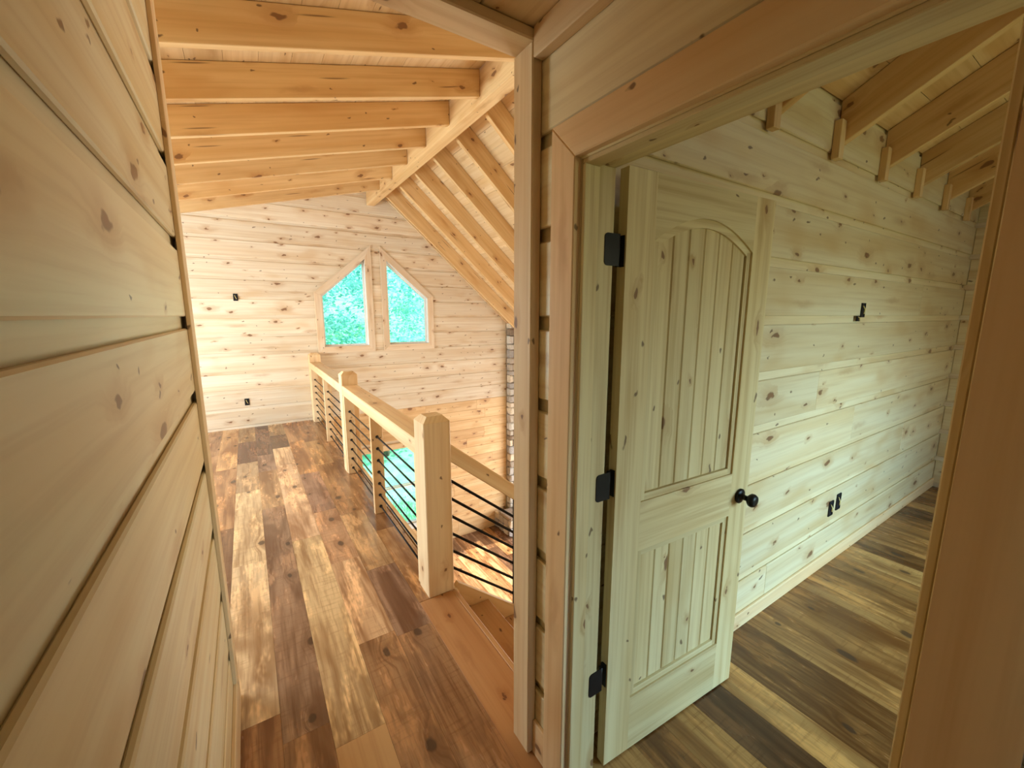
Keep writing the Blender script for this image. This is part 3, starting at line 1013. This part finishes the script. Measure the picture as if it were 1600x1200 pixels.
for zc in (1.815, 1.092, 0.378):
    hb = tube('hinge', [(0.934, 0.889, zc - 0.046), (0.934, 0.889, zc + 0.046)], 0.0065, 'black', DR)
    hb['label'] = 'black butt hinge'
    # one leaf on the jamb face, one on the edge of the door
    P('hinge_leaf', [(-a, b) for a, b in rounded(0.058, 0.09, 0.012)], 0.002, (0.934, D1 - 0.0003, zc - 0.045), (1, 0, 0), (0, 0, 1), 'black', hb)
    P('hinge_leaf', rounded(0.026, 0.09, 0.012), 0.002, (0.9573, 0.884, zc - 0.045), (0, 1, 0), (0, 0, 1), 'black', hb)
    hl = hb.children[-1]
    hl.matrix_basis = Matrix.Translation((-0.0022, 0, 0)) @ hl.matrix_basis

# ------------------------------------------------------------------ loft railing
RA = empty('loft_railing', (0.84, 2.16, 0))
tag(RA, 'pine railing with black rods along the open edge of the loft', 'railing')
NX0, NX1 = 0.762, 0.920


def newel(y0, y1, zt=1.06, z0=0.0, x0=NX0, x1=NX1, parent=RA):
    c = 0.032
    bm = bmesh.new()
    mm = Matrix.Translation((0, 0, (z0 + zt) / 2)) @ Matrix.Diagonal((x1 - x0, y1 - y0, zt - z0, 1))
    bmesh.ops.create_cube(bm, size=1.0, matrix=mm)
    tops = [f for f in bm.faces if f.normal.z > 0.9]
    bmesh.ops.bevel(bm, geom=list(tops[0].edges), offset=c, segments=1, affect='EDGES')
    bmesh.ops.bevel(bm, geom=[e for e in bm.edges if abs((e.verts[0].co - e.verts[1].co).normalized().z) > 0.99], offset=0.004, segments=1, affect='EDGES')
    # grain along local x: turn the mesh so that its length lies on x
    bmesh.ops.rotate(bm, verts=bm.verts, matrix=Matrix.Rotation(math.radians(90), 3, 'Y'))
    me = bpy.data.meshes.new('newel_post'); bm.to_mesh(me); bm.free()
    me.materials.append(M['trim'])
    return link('newel_post', me, None, parent, Matrix.Translation(((x0 + x1) / 2, (y0 + y1) / 2, 0)) @ Matrix.Rotation(math.radians(-90), 4, 'Y'))


newel(2.085, 2.240, 1.075)
newel(4.385, 4.53)
newel(6.865, 7.012)
for ya, yb in ((2.241, 4.384), (4.531, 6.864)):
    B('top_rail', (0.765, ya, 0.825), (0.915, yb, 0.922), 'trim', 'y', RA, 0.006)
BX0, BX1 = 0.768, 0.860
ROD_Z = [0.061 + 0.0995 * k for k in range(7)]
BAL = {}
for yb in (3.300, 5.66):
    BAL[yb] = B('baluster', (BX0, yb, 0.0), (BX1, yb + 0.038, 0.8245), 'trim', 'z', RA, 0.002)
for yb in (4.343, 6.824, 2.2405, 4.5305):
    BAL[yb] = B('baluster', (BX0, yb, 0.0), (BX1, yb + 0.038, 0.8245), 'trim', 'z', RA, 0.002)
for z in ROD_Z:
    for ya, yb in ((2.25, 4.384), (4.535, 6.864)):
        tube('rod', [(0.815, ya, z), (0.815, yb, z)], 0.0065, 'black', RA)
    for yb in (3.300, 4.343, 5.66, 6.824):
        lathe('rod_collar', [(0.0001, 0), (0.0135, 0.0), (0.0125, 0.006), (0.0066, 0.008)], (0.815, yb, z), (0, -1, 0), 'black', BAL[yb], 12)

# ------------------------------------------------------------------ stair and its rail
NS, RUN = 14, 0.248
RISE = -ZF / NS
STR = empty('staircase', (1.0, 1.65, ZF))
tag(STR, 'pine staircase going down behind the doorway wall', 'staircase')
XS = 0.905
for i in range(NS - 1):
    zt = -RISE * (i + 1)
    xa = XS + RUN * i
    B('riser', (xa - 0.0005, 1.17, zt + 0.001), (xa + 0.018, 2.128, zt + RISE - 0.001 - (0.02 if i == 0 else 0.032)), 'lower', 'y', STR, 0.001)
    B('tread', (xa + 0.0185, 1.17, zt - 0.03), (xa + RUN + 0.024, 2.128, zt), 'lower', 'y', STR, 0.004, (0.70, 0.56, 0.45))
B('nosing', (XS - 0.004, 1.17, -0.03), (XS + 0.026, 2.083, 0), 'lower', 'y', STR, 0.004, (0.70, 0.55, 0.44))
sg = -RISE / RUN
sS = math.hypot(1, sg)
U = (1 / sS, 0, sg / sS); V = (-sg / sS, 0, 1 / sS)
Ls = RUN * 12.9 * sS
P('stringer', [(0.03, -0.27), (Ls, -0.27), (Ls, 0.018), (0.03, 0.018)], 0.034, (XS + 0.03, 2.164, 0.0), U, V, 'lower', STR, 0.002)

SR = empty('stair_railing', (1.0, 2.15, 0))
tag(SR, 'sloping pine handrail with black rods beside the stair', 'railing')


def nz(x): return (x - 0.93) * sg


P('handrail', [(0.0, 0.0), (3.9, 0.0), (3.9, 0.085), (-0.067, 0.085)], 0.09, (0.925, 2.205, nz(0.925) + 0.79), U, V, 'trim', SR, 0.005)
for k in range(6):
    h = 0.107 + 0.1126 * k
    tube('rod', [(0.924, 2.15, nz(0.924) + h), (4.2, 2.15, nz(4.2) + h)], 0.0085, 'black', SR)
for xx in (1.388, 2.65, 3.6):
    B('rod_support', (xx, 2.146, nz(xx) + 0.02), (xx + 0.022, 2.166, nz(xx) + 0.785), 'black', 'z', SR, 0.002)
newel(2.09, 2.23, nz(4.2) + 1.0, ZF, 4.2, 4.34, SR)

# ------------------------------------------------------------------ stone chimney
CHM = empty('stone_chimney', (5.1, 6.9, ZF))
tag(CHM, 'tall field-stone chimney at the far end of the gable wall', 'chimney')
boxes('mortar_core', [((4.375, 6.905, ZF), (5.9, 7.0, 0.2)), ((4.375, 6.905, 0.2), (4.75, 7.0, 1.05)), ((4.1, 6.47, ZF), (5.9, 6.9, ZF + 0.36))], 'mortar', CHM)
ST_T = [(0.80, 0.66, 0.48), (0.86, 0.74, 0.56), (0.62, 0.53, 0.42), (0.74, 0.68, 0.58), (0.45, 0.36, 0.27), (0.56, 0.50, 0.43), (0.80, 0.74, 0.64), (0.36, 0.27, 0.19), (0.66, 0.55, 0.42), (0.50, 0.46, 0.42)]
STONES = []
for i in range(14):
    bm = bmesh.new()
    bmesh.ops.create_cube(bm, size=1.0)
    bmesh.ops.bevel(bm, geom=list(bm.edges), offset=0.13, segments=1, affect='EDGES')
    for v_ in bm.verts:
        v_.co += Vector([R.uniform(-0.05, 0.05) for _ in range(3)])
    me = bpy.data.meshes.new('stone'); bm.to_mesh(me); bm.free()
    me.materials.append(M['stone'])
    STONES.append(me)


def stone(lo, hi):
    c = [(lo[i] + hi[i]) / 2 for i in range(3)]
    link('stone', R.choice(STONES), None, CHM, Matrix.Translation(c) @ Matrix.Diagonal([hi[i] - lo[i] for i in range(3)] + [1]), R.choice(ST_T))


z = ZF + 0.36
k = 0
while z < 1.45:
    h = R.uniform(0.085, 0.17)
    xm = min(5.85, 1.95 + (3.64 - (z + h)) / 0.87 - 0.02)
    x = 4.335
    first = True
    while x < xm - 0.03:
        wd = (0.10 + 0.13 * (k % 2) + R.uniform(-0.02, 0.02)) if first else R.uniform(0.12, 0.30)
        e = min(x + wd, xm)
        stone((x + 0.004, 6.86 + R.uniform(-0.012, 0.012), z + 0.004), (e - 0.004, 6.86 + (0.14 if first else 0.07), z + h - 0.004))
        x = e
        first = False
    z += h
    k += 1
for (za, zb_) in ((ZF, ZF + 0.19), (ZF + 0.19, ZF + 0.34)):
    x = 4.06
    while x < 5.85:
        e = min(x + R.uniform(0.18, 0.34), 5.88)
        stone((x + 0.004, 6.42, za + 0.004), (e - 0.004, 6.50, zb_ - 0.004)); x = e
    y = 6.50
    while y < 6.86:
        stone((4.05, y + 0.004, za + 0.004), (4.13, y + 0.17, zb_ - 0.004)); y += 0.18
for i in range(6):
    stone((4.06 + 0.3 * i, 6.42, ZF + 0.345), (4.35 + 0.3 * i, 6.86, ZF + 0.40))


# ------------------------------------------------------------------ open electrical boxes
def ebox(label, c, w_, h_, U, V, cut=None):
    root = empty('electrical_box', c)
    tag(root, label, 'electrical box', 'open electrical boxes in the board walls')
    O = Vector(c); U = Vector(U); V = Vector(V); N = U.cross(V)
    P('box_back', [(-w_ / 2, -h_ / 2), (w_ / 2, -h_ / 2), (w_ / 2, h_ / 2), (-w_ / 2, h_ / 2)], 0.002, O + N * 0.0005, U, V, 'boxblack', root)
    t = 0.004
    for a, b in (((-w_ / 2, -h_ / 2), (w_ / 2, -h_ / 2 + t)), ((-w_ / 2, h_ / 2 - t), (w_ / 2, h_ / 2)), ((-w_ / 2, -h_ / 2 + t), (-w_ / 2 + t, h_ / 2 - t)), ((w_ / 2 - t, -h_ / 2 + t), (w_ / 2, h_ / 2 - t))):
        P('box_rim', [a, (b[0], a[1]), b, (a[0], b[1])], 0.006, O + N * 0.0005, U, V, 'boxblack', root)
    p = lambda a, b, n: O + U * a + V * b + N * n
    tube('cable', [p(-w_ * 0.18, h_ * 0.30, 0.006), p(-w_ * 0.05, h_ * 0.05, 0.014), p(w_ * 0.06, -h_ * 0.12, 0.010), p(w_ * 0.20, -h_ * 0.25, 0.007)], 0.0035, 'wire', root, 6)


GU, GV = (1, 0, 0), (0, 0, 1)                 # gable and bedroom wall both face -y
ebox('small open black electrical box high on the gable wall', (-0.083, YG, 1.872), 0.055, 0.098, GU, GV)
ebox('small open black electrical box low on the gable wall', (-0.080, YG, 0.384), 0.058, 0.098, GU, GV)
ebox('open black electrical box at switch height on the bedroom wall', (3.165, YB, 1.658), 0.055, 0.085, GU, GV)
ebox('small square black box just below the switch-height box', (3.105, YB, 1.608), 0.045, 0.032, GU, GV)
ebox('open low bedroom wall box of the pair nearer the door', (3.085, YB, 0.395), 0.062, 0.10, GU, GV)
ebox('open low bedroom wall box of the pair farther from the door', (3.195, YB, 0.415), 0.062, 0.11, GU, GV)

# ------------------------------------------------------------------ outside
bm = bmesh.new()
nx, ny = 26, 18
grid = []
for j in range(ny + 1):
    rowv = []
    for i in range(nx + 1):
        x = -22 + 48 * i / nx
        y = YG + 0.4 + 36 * j / ny
        z = -3.1 + max(0, y - 12.5) * 0.42 + 0.15 * math.sin(x * 0.9 + y * 0.7)
        rowv.append(bm.verts.new((x, y, z)))
    grid.append(rowv)
for j in range(ny):
    for i in range(nx):
        bm.faces.new((grid[j][i], grid[j][i + 1], grid[j + 1][i + 1], grid[j + 1][i]))
me = bpy.data.meshes.new('ground'); bm.to_mesh(me); bm.free(); me.materials.append(M['lawn'])
o = link('ground', me, None, None, Matrix.Identity(4))
struct(o, 'green slope of lawn behind the house', 'ground')


def ground_z(x, y): return -3.1 + max(0, y - 12.5) * 0.42 + 0.15 * math.sin(x * 0.9 + y * 0.7)


def tree(x, y, h, rw, mat, label, seed, nleaf=5200):
    rr = random.Random(seed)
    z0 = ground_z(x, y) - 0.05
    root = empty('leafy_tree', (x, y, z0))
    tag(root, label, 'tree', 'trees beyond the gable windows')
    tp = [(x + rr.uniform(-0.1, 0.1) * k, y + rr.uniform(-0.1, 0.1) * k, z0 + h * 0.78 * k / 4) for k in range(5)]
    tube('trunk', tp, 0.13, 'bark', root)
    # foliage: leaf blades gathered round limbs
    clumps = []
    for _ in range(46):
        t = rr.uniform(0.12, 1.0)
        rad = rw * (1.0 - 0.55 * abs(t - 0.45)) * math.sqrt(rr.random())
        a = rr.uniform(0, 2 * math.pi)
        clumps.append((rad * math.cos(a), rad * math.sin(a), h * t, rr.uniform(0.45, 0.9)))
    vs, fs = [], []
    for _ in range(nleaf):
        cx_, cy_, cz_, cr = clumps[rr.randrange(len(clumps))]
        p = Vector((cx_, cy_, cz_)) + Vector((rr.gauss(0, 0.5), rr.gauss(0, 0.5), rr.gauss(0, 0.28))) * cr
        d = Vector((rr.gauss(0, 1), rr.gauss(0, 1), rr.gauss(0, 0.5))).normalized()
        n = Vector((rr.gauss(0, 0.6), rr.gauss(0, 0.6), 1)).normalized()
        s = d.cross(n)
        if s.length < 0.05: continue
        s = s.normalized()
        L = rr.uniform(0.10, 0.20)
        i0 = len(vs)
        vs += [tuple(p), tuple(p + d * L * 0.5 + s * L * 0.3), tuple(p + d * L), tuple(p + d * L * 0.5 - s * L * 0.3)]
        fs.append((i0, i0 + 1, i0 + 2, i0 + 3))
    me = bpy.data.meshes.new('crown')
    me.from_pydata(vs, [], fs)
    me.materials.append(M[mat])
    o = link('crown', me, None, root, Matrix.Translation((x, y, z0)))
    o['kind'] = 'stuff'


TREES = [(0.9, 13.2, 7.2, 2.0, 'leaf_a', 'bright green tree standing nearest behind the first slanted window'),
         (3.42, 12.9, 7.4, 2.1, 'leaf_b', 'blue-green tree filling the second slanted window'),
         (-1.8, 14.2, 8.0, 2.3, 'leaf_b', 'dense tree at the loft side of the garden slope'),
         (6.4, 14.4, 8.2, 2.4, 'leaf_a', 'tall tree beyond the chimney end of the gable'),
         (2.0, 15.6, 8.4, 2.5, 'leaf_c', 'yellow-green tree seen between the two slanted windows'),
         (-0.4, 17.5, 8.5, 2.6, 'leaf_a', 'broad tree higher up the slope behind the first window'),
         (4.7, 17.2, 8.8, 2.6, 'leaf_b', 'broad tree higher up the slope behind the second window'),
         (2.0, 20.0, 9.0, 3.0, 'leaf_b', 'farthest tree closing the view through both windows'),
         (8.4, 19.5, 9.0, 3.0, 'leaf_c', 'far tree on the slope toward the chimney side'),
         (-3.8, 18.6, 9.0, 3.0, 'leaf_c', 'far tree on the slope toward the loft side')]
for i, (x, y, h, rw, mt, lb) in enumerate(TREES):
    tree(x, y, h, rw, mt, lb, 100 + i)

# grass on the near lawn, seen down through the living room window
rr = random.Random(5)
vs, fs = [], []
for _ in range(11000):
    x, y = rr.uniform(-1.0, 6.0), rr.uniform(YG + 0.7, 10.8)
    z = ground_z(x, y)
    a = rr.uniform(0, math.pi); h = rr.uniform(0.05, 0.14); ww = rr.uniform(0.012, 0.03)
    dx, dy = math.cos(a) * ww, math.sin(a) * ww
    i0 = len(vs)
    vs += [(x - dx, y - dy, z), (x + dx, y + dy, z), (x + rr.uniform(-0.05, 0.05), y + rr.uniform(-0.05, 0.05), z + h)]
    fs.append((i0, i0 + 1, i0 + 2))
me = bpy.data.meshes.new('grass'); me.from_pydata(vs, [], fs); me.materials.append(M['leaf_c'])
o = link('grass', me, None, None, Matrix.Identity(4))
tag(o, 'bright green grass on the lawn below the windows', 'grass', kind='stuff')
